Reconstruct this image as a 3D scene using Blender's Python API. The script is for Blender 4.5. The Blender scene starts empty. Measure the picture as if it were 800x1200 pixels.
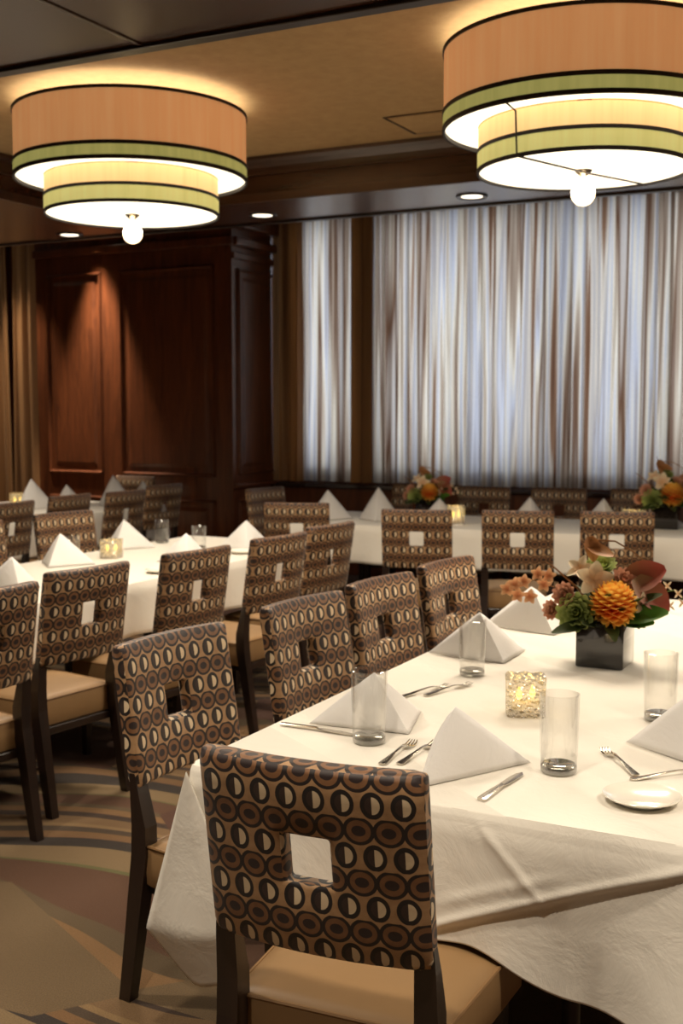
import bpy, bmesh, math, random
from mathutils import Vector, Matrix
random.seed(7)
R = math.radians
PI = math.pi
sc = bpy.context.scene
COL = sc.collection

# ------------------------------------------------------------------ camera
YAW = R(27.07); PITCH = R(4.97)
cam_d = bpy.data.cameras.new('camera')
cam = bpy.data.objects.new('camera', cam_d); COL.objects.link(cam)
cam.location = (0, 0, 1.6)
cam.rotation_euler = (R(90) - PITCH, 0, YAW)
cam_d.sensor_fit = 'VERTICAL'; cam_d.sensor_height = 36; cam_d.sensor_width = 24
cam_d.lens = 36 * 1380 / 1200
cam_d.clip_start = 0.05; cam_d.clip_end = 60
cam_d.dof.use_dof = True; cam_d.dof.focus_distance = 2.45; cam_d.dof.aperture_fstop = 5.6
sc.camera = cam

# ------------------------------------------------------------------ world, exposure
w = bpy.data.worlds.new('world'); sc.world = w; w.use_nodes = True
w.node_tree.nodes['Background'].inputs[0].default_value = (0.55, 0.68, 1.0, 1)
w.node_tree.nodes['Background'].inputs[1].default_value = 0.6
sc.view_settings.view_transform = 'Standard'; sc.view_settings.look = 'None'
sc.view_settings.gamma = 1; sc.view_settings.exposure = 0.0
sc.view_settings.use_curve_mapping = False
DAY = 3.2            # strength of the daylit window panes
LAMP = 49.0          # watts of each drum lamp
DOWN = 60.0          # watts of each recessed downlight

# ------------------------------------------------------------------ material helpers
def lin(c):
    c = c / 255.0
    return c / 12.92 if c <= 0.04045 else ((c + 0.055) / 1.055) ** 2.4
def rgb(r, g, b): return (lin(r), lin(g), lin(b), 1)

class NT:
    def __init__(s, name):
        s.m = bpy.data.materials.new(name); s.m.use_nodes = True
        s.t = s.m.node_tree; s.b = s.t.nodes['Principled BSDF']; s.out = s.t.nodes['Material Output']
    def n(s, typ, **kw):
        x = s.t.nodes.new(typ)
        for k, v in kw.items(): setattr(x, k, v)
        return x
    def link(s, a, b): s.t.links.new(a, b)
    def put(s, sock, v):
        if hasattr(v, 'links') or hasattr(v, 'is_linked'): s.link(v, sock)
        else: sock.default_value = v
    def math(s, op, a, b=0.0, c=None):
        x = s.n('ShaderNodeMath', operation=op)
        s.put(x.inputs[0], a); s.put(x.inputs[1], b)
        if c is not None: s.put(x.inputs[2], c)
        return x.outputs[0]
    def mix(s, f, a, b):
        x = s.n('ShaderNodeMix', data_type='RGBA')
        s.put(x.inputs[0], f); s.put(x.inputs[6], a); s.put(x.inputs[7], b)
        return x.outputs[2]
    def noise(s, vec, scale, detail=3, rough=0.5, dist=0.0):
        x = s.n('ShaderNodeTexNoise'); s.link(vec, x.inputs['Vector'])
        x.inputs['Scale'].default_value = scale; x.inputs['Detail'].default_value = detail
        x.inputs['Roughness'].default_value = rough; x.inputs['Distortion'].default_value = dist
        return x.outputs['Fac']
    def mapping(s, vec, scale=(1, 1, 1), rot=(0, 0, 0), loc=(0, 0, 0)):
        x = s.n('ShaderNodeMapping'); s.link(vec, x.inputs[0])
        x.inputs['Scale'].default_value = scale; x.inputs['Rotation'].default_value = rot; x.inputs['Location'].default_value = loc
        return x.outputs[0]
    def coord(s, which='Object'):
        return s.n('ShaderNodeTexCoord').outputs[which]
    def sep(s, vec):
        x = s.n('ShaderNodeSeparateXYZ'); s.link(vec, x.inputs[0]); return x.outputs
    def ramp(s, f, stops, interp='LINEAR'):
        x = s.n('ShaderNodeValToRGB'); s.link(f, x.inputs[0])
        x.color_ramp.interpolation = interp
        e = x.color_ramp.elements
        while len(e) < len(stops): e.new(0.5)
        for el, (p, c) in zip(e, stops): el.position = p; el.color = c
        return x.outputs[0]
    def bump(s, h, strength=0.3, dist=0.01):
        x = s.n('ShaderNodeBump'); s.link(h, x.inputs['Height'])
        x.inputs['Strength'].default_value = strength; x.inputs['Distance'].default_value = dist
        s.link(x.outputs[0], s.b.inputs['Normal'])
    def base(s, c): s.put(s.b.inputs['Base Color'], c)
    def rough(s, r): s.put(s.b.inputs['Roughness'], r)

def simple(name, c, rough=0.5, metal=0.0, nscale=0, namt=0.12, coat=0.0, bump=0.0):
    t = NT(name)
    if nscale:
        f = t.noise(t.coord(), nscale, 4)
        d = tuple(x * (1 - namt * 2) for x in c[:3]) + (1,)
        l = tuple(min(1, x * (1 + namt)) for x in c[:3]) + (1,)
        t.base(t.mix(f, d, l))
        if bump: t.bump(f, bump, 0.004)
    else: t.base(c)
    t.rough(rough); t.b.inputs['Metallic'].default_value = metal
    t.b.inputs['Coat Weight'].default_value = coat
    return t.m

# mahogany panelling
def wood(name, dark, light, rough=0.3, axis='Z', coat=0.3):
    t = NT(name); co = t.coord('Object')
    sc_ = {'Z': (9, 9, 0.9), 'X': (0.9, 9, 9), 'Y': (9, 0.9, 9)}[axis]
    v = t.mapping(co, sc_)
    f = t.noise(v, 1.6, 6, 0.62, 1.2)
    f2 = t.noise(t.mapping(co, tuple(a * 7 for a in sc_)), 2.0, 2)
    g = t.math('ADD', t.math('MULTIPLY', f, 0.8), t.math('MULTIPLY', f2, 0.2))
    t.base(t.ramp(g, [(0.3, dark), (0.72, light)]))
    t.rough(rough); t.b.inputs['Coat Weight'].default_value = coat; t.b.inputs['Coat Roughness'].default_value = 0.2
    t.bump(g, 0.05, 0.003)
    return t.m
M = {}
M['wood'] = wood('mahogany_panel', rgb(66, 34, 18), rgb(120, 66, 36), 0.36)
M['wood_x'] = wood('mahogany_soffit', rgb(46, 25, 15), rgb(76, 43, 27), 0.27, 'X', 0.35)
M['espresso'] = wood('espresso_wood', rgb(24, 15, 12), rgb(42, 27, 20), 0.38)
M['trim'] = wood('mahogany_trim', rgb(46, 28, 19), rgb(78, 50, 34), 0.34, 'X')

# beige plaster tray ceiling
t = NT('beige_plaster'); co = t.coord()
f = t.noise(co, 14, 6, 0.7); f2 = t.noise(co, 1.1, 2)
t.base(t.mix(f, rgb(160, 130, 88), rgb(198, 168, 122))); t.rough(0.9); t.bump(f, 0.35, 0.01)
M['plaster'] = t.m
M['wall_paint'] = simple('beige_wall_paint', rgb(150, 120, 85), 0.85, nscale=6)

# patterned carpet: swept bands of tan, brown, olive and charcoal
t = NT('banded_carpet'); co = t.coord()
wv = t.n('ShaderNodeTexNoise'); t.link(t.mapping(co, (0.55, 0.9, 1), (0, 0, R(20)), (3.1, 1.4, 0)), wv.inputs['Vector'])
wv.inputs['Scale'].default_value = 1.0; wv.inputs['Detail'].default_value = 0.6
xyz = t.sep(t.mapping(co, (1, 1, 1), (0, 0, R(-20))))
ph = t.math('ADD', t.math('MULTIPLY', xyz[1], 1.35), t.math('MULTIPLY', wv.outputs['Fac'], 2.0))
ph = t.math('ADD', ph, t.math('MULTIPLY', xyz[0], 0.35))
fr = t.math('FRACT', ph)
band = t.ramp(fr, [(0.0, rgb(140, 108, 70)), (0.12, rgb(66, 46, 32)), (0.2, rgb(150, 112, 68)), (0.3, rgb(108, 88, 58)),
                   (0.37, rgb(104, 68, 42)), (0.55, rgb(112, 110, 62)), (0.565, rgb(148, 122, 84)), (0.7, rgb(48, 38, 30)),
                   (0.8, rgb(142, 104, 62)), (0.88, rgb(84, 66, 46)), (0.95, rgb(160, 128, 84))], 'CONSTANT')
vo = t.n('ShaderNodeTexVoronoi'); t.link(t.mapping(co, (0.9, 1.5, 1), (0, 0, R(35))), vo.inputs['Vector']); vo.inputs['Scale'].default_value = 1.1
vs = t.sep(vo.outputs['Color'])
patch = t.ramp(vs[0], [(0.0, rgb(40, 34, 30)), (0.35, rgb(126, 102, 68)), (0.7, rgb(92, 54, 34))], 'CONSTANT')
use = t.math('GREATER_THAN', vs[1], 0.72)
c = t.mix(use, band, patch)
pn = t.noise(co, 260, 2)
c = t.mix(t.math('MULTIPLY', pn, 0.85), c, rgb(36, 24, 16))
t.base(c); t.rough(1.0); t.bump(pn, 0.5, 0.004)
t.b.inputs['Sheen Weight'].default_value = 0.1
M['carpet'] = t.m

# linen cloths and napkins
def linen(name, c, scale=900):
    t = NT(name); co = t.coord()
    wv = t.noise(co, 3.0, 4, 0.55)
    t.base(t.mix(wv, tuple(x * 0.95 for x in c[:3]) + (1,), c))
    t.rough(0.85); t.b.inputs['Sheen Weight'].default_value = 0.15
    cr = t.noise(t.mapping(co, (4, 4, 4), (0.4, 0.2, 0.7)), 2.2, 5, 0.6, 0.6)
    t.bump(cr, 0.35, 0.012)
    return t.m
M['cloth'] = linen('white_table_linen', rgb(232, 226, 214))
M['napkin'] = linen('white_napkin_linen', rgb(228, 225, 222))

# chair fabric: rows of small split rings between rows of big brown discs
t = NT('ring_pattern_upholstery'); uv = t.coord('UV'); s_ = t.sep(uv)
a = 0.054; p = 0.099
v1 = t.math('FRACT', t.math('DIVIDE', s_[1], p))
def cell(vc, ush):
    fu = t.math('SUBTRACT', t.math('FRACT', t.math('ADD', t.math('DIVIDE', s_[0], a), ush)), 0.5)
    return t.math('MULTIPLY', fu, a), t.math('MULTIPLY', t.math('SUBTRACT', v1, vc), p)
def ell(x, y, rx, ry):
    return t.math('SQRT', t.math('ADD', t.math('POWER', t.math('DIVIDE', t.math('ABSOLUTE', x), rx), 2.0), t.math('POWER', t.math('DIVIDE', t.math('ABSOLUTE', y), ry), 2.0)))
ax, ay = cell(0.25, 0.0); bx, by = cell(0.75, 0.5)
dA = ell(ax, ay, 0.0215, 0.0255); dB = ell(bx, by, 0.0290, 0.0270)
dL = ell(bx, by, 0.013, 0.010)
nz = t.noise(t.mapping(uv, (1, 1, 1)), 60, 3)
ground = t.mix(nz, rgb(140, 104, 70), rgb(184, 147, 106))
black = rgb(24, 17, 16); cream = rgb(214, 192, 158); brown = rgb(104, 66, 40)
c = t.mix(t.math('LESS_THAN', dB, 1.0), ground, rgb(30, 19, 15))
c = t.mix(t.math('LESS_THAN', dB, 0.76), c, t.mix(nz, rgb(94, 62, 38), rgb(136, 94, 58)))
c = t.mix(t.math('LESS_THAN', dL, 1.0), c, rgb(40, 26, 24))
c = t.mix(t.math('LESS_THAN', dA, 1.0), c, black)
inner = t.mix(t.math('GREATER_THAN', ax, -0.001), rgb(52, 36, 30), cream)
c = t.mix(t.math('LESS_THAN', dA, 0.64), c, inner)
t.base(c); t.rough(0.55); t.b.inputs['Sheen Weight'].default_value = 0.1
t.bump(t.math('ADD', nz, t.math('MULTIPLY', t.math('MINIMUM', dB, 1.0), 0.8)), 0.2, 0.003)
M['ring'] = t.m
M['seat'] = simple('tan_seat_leather', rgb(150, 118, 80), 0.48, nscale=9, namt=0.06, bump=0.05)
M['piping'] = simple('tan_piping', rgb(132, 100, 64), 0.5)

# glass without refraction cost: clear and lightly reflective
def clear_glass(name, tint=(1, 1, 1, 1), refl=0.10, edge=0.6):
    t = NT(name); t.t.nodes.remove(t.b)
    tr = t.n('ShaderNodeBsdfTransparent'); tr.inputs[0].default_value = tint
    gl = t.n('ShaderNodeBsdfGlossy'); gl.inputs['Roughness'].default_value = 0.03
    lw = t.n('ShaderNodeLayerWeight'); lw.inputs[0].default_value = 0.35
    f = t.math('ADD', t.math('MULTIPLY', lw.outputs['Facing'], edge), refl)
    mx = t.n('ShaderNodeMixShader'); t.link(f, mx.inputs[0]); t.link(tr.outputs[0], mx.inputs[1]); t.link(gl.outputs[0], mx.inputs[2])
    t.link(mx.outputs[0], t.out.inputs[0])
    return t.m
M['glass'] = clear_glass('drinking_glass', (0.985, 0.985, 0.98, 1), 0.03, 0.42)
M['glass_base'] = clear_glass('thick_glass_base', (0.55, 0.54, 0.5, 1), 0.2, 0.6)
# hammered votive glass
t = NT('hammered_glass'); t.t.nodes.remove(t.b)
tr = t.n('ShaderNodeBsdfTransparent'); tr.inputs[0].default_value = (0.95, 0.93, 0.88, 1)
gl = t.n('ShaderNodeBsdfGlossy'); gl.inputs['Roughness'].default_value = 0.08
tl = t.n('ShaderNodeBsdfTranslucent'); tl.inputs[0].default_value = (0.9, 0.86, 0.78, 1)
vor = t.n('ShaderNodeTexVoronoi'); t.link(t.coord(), vor.inputs['Vector']); vor.inputs['Scale'].default_value = 75
bp = t.n('ShaderNodeBump'); t.link(vor.outputs['Distance'], bp.inputs['Height']); bp.inputs['Strength'].default_value = 1.0; bp.inputs['Distance'].default_value = 0.01
t.link(bp.outputs[0], gl.inputs['Normal']); t.link(bp.outputs[0], tl.inputs['Normal'])
m1 = t.n('ShaderNodeMixShader'); m1.inputs[0].default_value = 0.22; t.link(tr.outputs[0], m1.inputs[1]); t.link(tl.outputs[0], m1.inputs[2])
m2 = t.n('ShaderNodeMixShader'); m2.inputs[0].default_value = 0.42; t.link(m1.outputs[0], m2.inputs[1]); t.link(gl.outputs[0], m2.inputs[2])
t.link(m2.outputs[0], t.out.inputs[0]); M['votive'] = t.m

def emit(name, c, s, noise_=None):
    t = NT(name); t.t.nodes.remove(t.b)
    e = t.n('ShaderNodeEmission'); e.inputs[0].default_value = c; e.inputs[1].default_value = s
    t.link(e.outputs[0], t.out.inputs[0]); return t.m
M['diffuser'] = emit('lit_diffuser', (1.0, 0.86, 0.62, 1), 2.2)
M['flame'] = emit('candle_flame', (1.0, 0.66, 0.10, 1), 9.0)
M['downlight'] = emit('lit_downlight', (1.0, 0.86, 0.66, 1), 3.0)
M['sky_pane'] = emit('daylit_pane', (0.72, 0.83, 1.0, 1), DAY)
M['wax'] = simple('candle_wax', rgb(244, 226, 170), 0.4)
M['wax'].node_tree.nodes['Principled BSDF'].inputs['Emission Color'].default_value = (1, 0.6, 0.15, 1)
M['wax'].node_tree.nodes['Principled BSDF'].inputs['Emission Strength'].default_value = 0.35
M['steel'] = simple('polished_steel', rgb(205, 198, 186), 0.16, 1.0)
M['nickel'] = simple('brushed_nickel', rgb(170, 160, 145), 0.3, 1.0)
M['china'] = simple('white_china', rgb(236, 231, 218), 0.18, coat=0.5)
M['black_glass'] = simple('black_vase_glass', rgb(26, 22, 20), 0.12, coat=0.8)
M['black_trim'] = simple('black_ribbon', rgb(30, 18, 12), 0.6)

# lamp shades: silk that lets the lamps' light through
def shade(name, c, c2, glow):
    t = NT(name); co = t.coord()
    v = t.mapping(co, (1, 1, 0.05))
    f = t.noise(v, 26, 4, 0.6)
    col = t.mix(f, c, c2); t.base(col); t.rough(0.8)
    t.link(col, t.b.inputs['Emission Color']); t.b.inputs['Emission Strength'].default_value = glow
    return t.m
M['shade_tan'] = shade('tan_silk_shade', rgb(214, 142, 84), rgb(238, 178, 120), 0.46)
M['shade_green'] = shade('green_silk_shade', rgb(156, 154, 80), rgb(198, 192, 116), 0.5)
M['shade_tan_bright'] = shade('inner_tan_silk_shade', rgb(226, 178, 110), rgb(246, 212, 150), 0.75)
M['shade_green_bright'] = shade('inner_green_silk_shade', rgb(190, 182, 100), rgb(222, 212, 138), 0.6)

# curtain: woven vertical stripes, part sheer
def drape(name, stops, trans, scale_x, dist):
    t = NT(name); uv = t.coord('UV')
    f = t.noise(t.mapping(uv, (scale_x, 0.10, 1)), 1.0, 3, 0.6)
    col = t.ramp(f, stops)
    wv = t.noise(t.mapping(uv, (300, 40, 1)), 1.0, 1)
    col = t.mix(t.math('MULTIPLY', wv, 0.25), col, rgb(110, 90, 70))
    t.base(col); t.rough(0.7)
    tl = t.n('ShaderNodeBsdfTranslucent'); t.link(col, tl.inputs[0])
    mx = t.n('ShaderNodeMixShader'); mx.inputs[0].default_value = trans
    t.link(t.b.outputs[0], mx.inputs[1]); t.link(tl.outputs[0], mx.inputs[2]); t.link(mx.outputs[0], t.out.inputs[0])
    return t.m
M['curtain'] = drape('striped_sheer_curtain', [(0.34, rgb(92, 58, 40)), (0.40, rgb(140, 104, 78)), (0.43, rgb(226, 212, 190)), (0.47, rgb(176, 166, 160)), (0.495, rgb(206, 204, 208)), (0.53, rgb(240, 226, 200)), (0.555, rgb(186, 164, 140)), (0.595, rgb(100, 64, 42)), (0.63, rgb(190, 172, 154)), (0.68, rgb(224, 216, 206))], 0.66, 7.0, 0)
M['drape_brown'] = drape('bronze_drape', [(0.35, rgb(110, 74, 42)), (0.6, rgb(184, 132, 78))], 0.3, 8.0, 0)

# plants
def petalmat(name, c0, c1, rough=0.55, trans=0.2):
    t = NT(name); s3 = t.sep(t.coord('UV'))
    f = t.noise(t.coord(), 40, 2)
    col = t.mix(t.math('ADD', t.math('MULTIPLY', s3[1], 0.85), t.math('MULTIPLY', f, 0.2)), c0, c1)
    t.base(col); t.rough(rough)
    tl = t.n('ShaderNodeBsdfTranslucent'); t.link(col, tl.inputs[0])
    mx = t.n('ShaderNodeMixShader'); mx.inputs[0].default_value = trans
    t.link(t.b.outputs[0], mx.inputs[1]); t.link(tl.outputs[0], mx.inputs[2]); t.link(mx.outputs[0], t.out.inputs[0])
    return t.m
M['dahlia'] = petalmat('orange_petal', rgb(232, 66, 18), rgb(255, 216, 96), .5, .3)
M['green_petal'] = petalmat('green_petal', rgb(104, 130, 52), rgb(186, 196, 116))
M['cream_petal'] = petalmat('cream_petal', rgb(236, 186, 132), rgb(252, 240, 208))
M['red_leaf'] = petalmat('burgundy_leaf', rgb(140, 112, 64), rgb(176, 74, 66))
M['green_leaf'] = petalmat('green_leaf', rgb(34, 70, 22), rgb(84, 128, 40))
M['dark_leaf'] = petalmat('dark_green_leaf', rgb(30, 44, 20), rgb(66, 80, 36))
M['dusty_petal'] = petalmat('dusty_rose_petal', rgb(168, 120, 82), rgb(226, 170, 140))
M['orchid'] = petalmat('small_orange_orchid', rgb(214, 126, 72), rgb(246, 200, 150))
M['dry_leaf'] = petalmat('dry_brown_leaf', rgb(150, 96, 52), rgb(200, 142, 86))
M['twig'] = simple('brown_twig', rgb(150, 104, 62), 0.7, nscale=30)

# ------------------------------------------------------------------ mesh helpers
def link_mesh(name, bm, mat, parent=None, smooth=False, angle=40):
    me = bpy.data.meshes.new(name); bm.to_mesh(me); bm.free()
    if mat: me.materials.append(mat)
    if smooth:
        for p_ in me.polygons: p_.use_smooth = True
        try: me.set_sharp_from_angle(angle=R(angle))
        except Exception: pass
    o = bpy.data.objects.new(name, me); COL.objects.link(o)
    if parent is not None: o.parent = parent
    return o
def tag(o, label, cat, group=None, kind=None):
    o['label'] = label; o['category'] = cat
    if group: o['group'] = group
    if kind: o['kind'] = kind
    return o
def thing(name, label, cat, loc=(0, 0, 0), rz=0, group=None):
    o = bpy.data.objects.new(name, None); COL.objects.link(o)
    o.empty_display_size = 0.1
    o.location = loc; o.rotation_euler = (0, 0, rz)
    return tag(o, label, cat, group)
def struct(name, bm, mat, parent=None, smooth=False, label=None):
    o = link_mesh(name, bm, mat, parent, smooth)
    if parent is None: o['kind'] = 'structure'
    if label: o['label'] = label
    return o
def kids(o): return [c for c in bpy.data.objects if c.parent == o]
def dup(root, loc, rz, label=None, group=None, scale=None):
    ch_of = {}
    def cp(o, par):
        c = o.copy(); COL.objects.link(c)
        c.parent = par
        for k in KIDS.get(o.name, []): cp(k, c)
        return c
    c = cp(root, None)
    c.location = loc; c.rotation_euler = (0, 0, rz)
    if scale: c.scale = scale
    if label: c['label'] = label
    if group: c['group'] = group
    return c
KIDS = {}
def index_kids(o):
    KIDS[o.name] = kids(o)
    for k in KIDS[o.name]: index_kids(k)

def box(bm, x0, x1, y0, y1, z0, z1, bev=0.0, seg=2):
    vs = [bm.verts.new((x, y, z)) for z in (z0, z1) for y in (y0, y1) for x in (x0, x1)]
    fs = [bm.faces.new([vs[i] for i in q]) for q in ((0, 2, 3, 1), (4, 5, 7, 6), (0, 1, 5, 4), (2, 6, 7, 3), (0, 4, 6, 2), (1, 3, 7, 5))]
    if bev:
        es = list({e for f_ in fs for e in f_.edges})
        bmesh.ops.bevel(bm, geom=es, offset=bev, segments=seg, affect='EDGES', profile=0.5)
def lathe(bm, prof, n=40, cx=0, cy=0, close=False):
    rings = []
    for r_, z_ in prof:
        if r_ < 1e-6: rings.append([bm.verts.new((cx, cy, z_))])
        else: rings.append([bm.verts.new((cx + r_ * math.cos(2 * PI * i / n), cy + r_ * math.sin(2 * PI * i / n), z_)) for i in range(n)])
    for a_, b_ in zip(rings, rings[1:]):
        for i in range(n):
            j = (i + 1) % n
            if len(a_) == 1 and len(b_) == 1: continue
            if len(a_) == 1: bm.faces.new((a_[0], b_[j], b_[i]))
            elif len(b_) == 1: bm.faces.new((a_[i], a_[j], b_[0]))
            else: bm.faces.new((a_[i], a_[j], b_[j], b_[i]))
def tube(bm, pts, rad, n=8, cap=True):
    pts = [Vector(q) for q in pts]
    rads = rad if isinstance(rad, (list, tuple)) else [rad] * len(pts)
    rings = []; up = Vector((0, 0, 1))
    for i, q in enumerate(pts):
        d = (pts[min(i + 1, len(pts) - 1)] - pts[max(i - 1, 0)]).normalized()
        s1 = d.cross(up)
        if s1.length < 1e-3: s1 = d.cross(Vector((1, 0, 0)))
        s1.normalize(); s2 = s1.cross(d)
        rings.append([bm.verts.new(q + (s1 * math.cos(2 * PI * k / n) + s2 * math.sin(2 * PI * k / n)) * rads[i]) for k in range(n)])
    for a_, b_ in zip(rings, rings[1:]):
        for i in range(n): bm.faces.new((a_[i], a_[(i + 1) % n], b_[(i + 1) % n], b_[i]))
    if cap:
        bm.faces.new(list(reversed(rings[0]))); bm.faces.new(rings[-1])
def prism(bm, base, top):
    """hexahedron from 4 base and 4 top points"""
    b = [bm.verts.new(q) for q in base]; t_ = [bm.verts.new(q) for q in top]
    bm.faces.new(list(reversed(b))); bm.faces.new(t_)
    for i in range(4): bm.faces.new((b[i], b[(i + 1) % 4], t_[(i + 1) % 4], t_[i]))

# ------------------------------------------------------------------ the room
YP, YC, YG = 9.4, 10.25, 10.55      # panelled wall, curtain, window glass
XP = -5.95                          # where the panelled wall ends
XL, XR, YB = -9.9, 3.2, -3.2
ZT, ZS, ZH = 3.06, 2.81, 3.5          # tray ceiling, soffit underside, top behind the soffit
TX0, TX1, TY0, TY1 = -4.91, 2.6, 3.33, 6.04
SY1 = 6.72                          # back edge of the soffit

bm = bmesh.new(); box(bm, XL - .2, XR + .2, YB - .2, YG + .4, -0.1, 0.0); struct('floor', bm, M['carpet'])
bm = bmesh.new(); box(bm, TX0, TX1, TY0, TY1, ZT, ZT + .1); struct('ceiling', bm, M['plaster'])
# wood soffit round the tray (separate runs)
bm = bmesh.new(); box(bm, XL, XR, TY1, SY1, ZS, ZH, 0.004, 1); struct('trim_1', bm, M['wood_x'])
bm = bmesh.new(); box(bm, XL, XR, YB, TY0, ZS, ZH, 0.004, 1); struct('trim_2', bm, M['wood_x'])
bm = bmesh.new(); box(bm, XL, TX0, TY0, TY1, ZS, ZH); struct('trim_3', bm, M['wood_x'])
bm = bmesh.new(); box(bm, TX1, XR, TY0, TY1, ZS, ZH); struct('trim_4', bm, M['wood_x'])
bm = bmesh.new(); box(bm, XL, XR, SY1, YG + .3, ZH, ZH + .1); struct('ceiling_bay', bm, M['wood_x'])
bm = bmesh.new(); box(bm, TX0 - .1, TX1 + .1, TY0 - .1, TY1 + .1, ZT + .1, ZH); struct('ceiling_core', bm, M['wall_paint'])
# crown moulding runs on the inner faces of the tray
def crown(x0, x1, y, sgn, name):
    bm = bmesh.new()
    prof = [(0, ZT - .002), (.075, ZT - .002), (.07, ZT - .02), (.05, ZT - .035), (.03, ZT - .06), (.022, ZT - .085), (.022, ZT - .1), (0, ZT - .1)]
    a_ = [bm.verts.new((x0, y + sgn * d, z_)) for d, z_ in prof]; b_ = [bm.verts.new((x1, y + sgn * d, z_)) for d, z_ in prof]
    n = len(prof)
    for i in range(n): bm.faces.new((a_[i], a_[(i + 1) % n], b_[(i + 1) % n], b_[i]))
    box(bm, x0, x1, min(y, y + sgn * .018), max(y, y + sgn * .018), ZS, ZS + .05)
    bmesh.ops.recalc_face_normals(bm, faces=bm.faces)
    struct(name, bm, M['trim'])
crown(TX0, TX1, TY1, -1, 'trim_5')
bm = bmesh.new(); box(bm, TX0, TX0 + .022, TY0, TY1 - .08, ZT - .1, ZT - .002); box(bm, TX0, TX0 + .07, TY0, TY1 - .08, ZT - .035, ZT - .002, .01)
box(bm, TX0, TX0 + .018, TY0, TY1 - .02, ZS, ZS + .05); struct('trim_6', bm, M['trim'])
# seam bead on the near soffit and edge bead
bm = bmesh.new(); box(bm, -2.44, -2.425, 0.5, TY0 - .02, ZS - .004, ZS + .002); struct('trim_7', bm, M['trim'])
bm = bmesh.new(); box(bm, XL, XR, TY0 - .045, TY0 + .012, ZS - .014, ZS + .03, .005); struct('trim_8', bm, M['espresso'])
bm = bmesh.new(); box(bm, XL, XR, SY1 - .03, SY1 + .012, ZS - .012, ZS + .03, .005); struct('trim_9', bm, M['espresso'])

# outer walls
bm = bmesh.new(); box(bm, XL - .2, XL, YB - .2, YG + .4, 0, ZH); struct('wall_left', bm, M['wood'])
bm = bmesh.new(); box(bm, XR, XR + .2, YB - .2, YG + .4, 0, ZH); struct('wall_right', bm, M['wall_paint'])
bm = bmesh.new(); box(bm, XL - .2, XR + .2, YB - .2, YB, 0, ZH); struct('wall_back', bm, M['wall_paint'])

# far wall with raised and fielded panels; panelled block stands forward of the windows
def raised(bm, u0, u1, z0, z1, put, d=0.03):
    """moulding frame and raised field; put(u, v, w): u along, v up, w out of the wall"""
    m = .03
    def fr(u0, u1, z0, z1, w0, w1):
        q0 = [put(u0, z0, w0), put(u1, z0, w0), put(u1, z1, w0), put(u0, z1, w0)]
        i_ = .012
        q1 = [put(u0 + i_, z0 + i_, w1), put(u1 - i_, z0 + i_, w1), put(u1 - i_, z1 - i_, w1), put(u0 + i_, z1 - i_, w1)]
        prism(bm, q0, q1)
    fr(u0, u0 + m, z0, z1, 0, d); fr(u1 - m, u1, z0, z1, 0, d)
    fr(u0, u1, z0, z0 + m, 0, d); fr(u0, u1, z1 - m, z1, 0, d)
    q0 = [put(u0 + m + .05, z0 + m + .05, 0), put(u1 - m - .05, z0 + m + .05, 0), put(u1 - m - .05, z1 - m - .05, 0), put(u0 + m + .05, z1 - m - .05, 0)]
    e = .035
    q1 = [put(u0 + m + .05 + e, z0 + m + .05 + e, .012), put(u1 - m - .05 - e, z0 + m + .05 + e, .012), put(u1 - m - .05 - e, z1 - m - .05 - e, .012), put(u0 + m + .05 + e, z1 - m - .05 - e, .012)]
    prism(bm, q0, q1)
PW0 = -8.30
bm = bmesh.new(); box(bm, PW0, XP, YP, YG + .3, 0, ZH)
struct('wall_far', bm, M['wood'])
bm = bmesh.new()
putf = lambda u, v, w_: (u, YP - w_, v)
raised(bm, -8.16, -7.46, .96, 2.95, putf); raised(bm, -7.24, -6.14, .96, 2.95, putf)
raised(bm, -8.16, -7.46, .16, .74, putf); raised(bm, -7.24, -6.14, .16, .74, putf)
box(bm, PW0, XP + .02, YP - .022, YP, 0, .11)
box(bm, PW0, XP + .03, YP - .05, YP, 3.12, 3.2, .01); box(bm, PW0, XP + .05, YP - .09, YP, 3.3, 3.42, .02)
bmesh.ops.recalc_face_normals(bm, faces=bm.faces)
struct('trim_10', bm, M['wood'])
# the return that faces the windows
bm = bmesh.new()
puts = lambda u, v, w_: (XP + w_, u, v)
raised(bm, YP + .09, YC - .06, .98, 2.92, puts)
raised(bm, YP + .09, YC - .06, .16, .74, puts)
box(bm, XP, XP + .022, YP, YC, 0, .11); box(bm, XP, XP + .06, YP, YC + .1, .86, .9, .008)
box(bm, XP, XP + .03, YP - .0, YC, 3.0, 3.06, .008); box(bm, XP, XP + .06, YP, YC, 3.12, 3.2, .015); box(bm, XP, XP + .1, YP, YC, 3.28, 3.4, .02)
bmesh.ops.recalc_face_normals(bm, faces=bm.faces)
struct('trim_11', bm, M['wood'])
# window wall: sill wall, head, piers
bm = bmesh.new(); box(bm, XP, XR, YC + .06, YG + .3, 0, 1.06); struct('wall_window', bm, M['wood'])
bm = bmesh.new(); box(bm, XP, XR, YC + .06, YG + .3, 3.38, ZH); struct('trim_12', bm, M['wood'])
bm = bmesh.new(); box(bm, XP, XR, YC - .16, YC + .07, .84, .885, .008); struct('trim_13', bm, simple('dark_sill', rgb(46, 28, 22), 0.16, coat=0.8))
bm = bmesh.new(); box(bm, XP, XR, YC - .1, YC + .07, 0, .84)
struct('wall_sill', bm, M['wood'])
bm = bmesh.new(); box(bm, XL, PW0, YG + .1, YG + .3, 0, ZH); struct('wall_corner', bm, M['wood'])
panes = [(-5.80, -5.12), (-4.80, -3.98), (-3.92, -3.16), (-3.06, -2.34), (-2.28, -1.6), (-1.5, -.8)]
piers = [(-5.12, -4.80), (-3.98, -3.92), (-3.16, -3.06), (-2.34, -2.28), (-1.6, -1.5), (-.8, XR), (XP, -5.80)]
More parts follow.
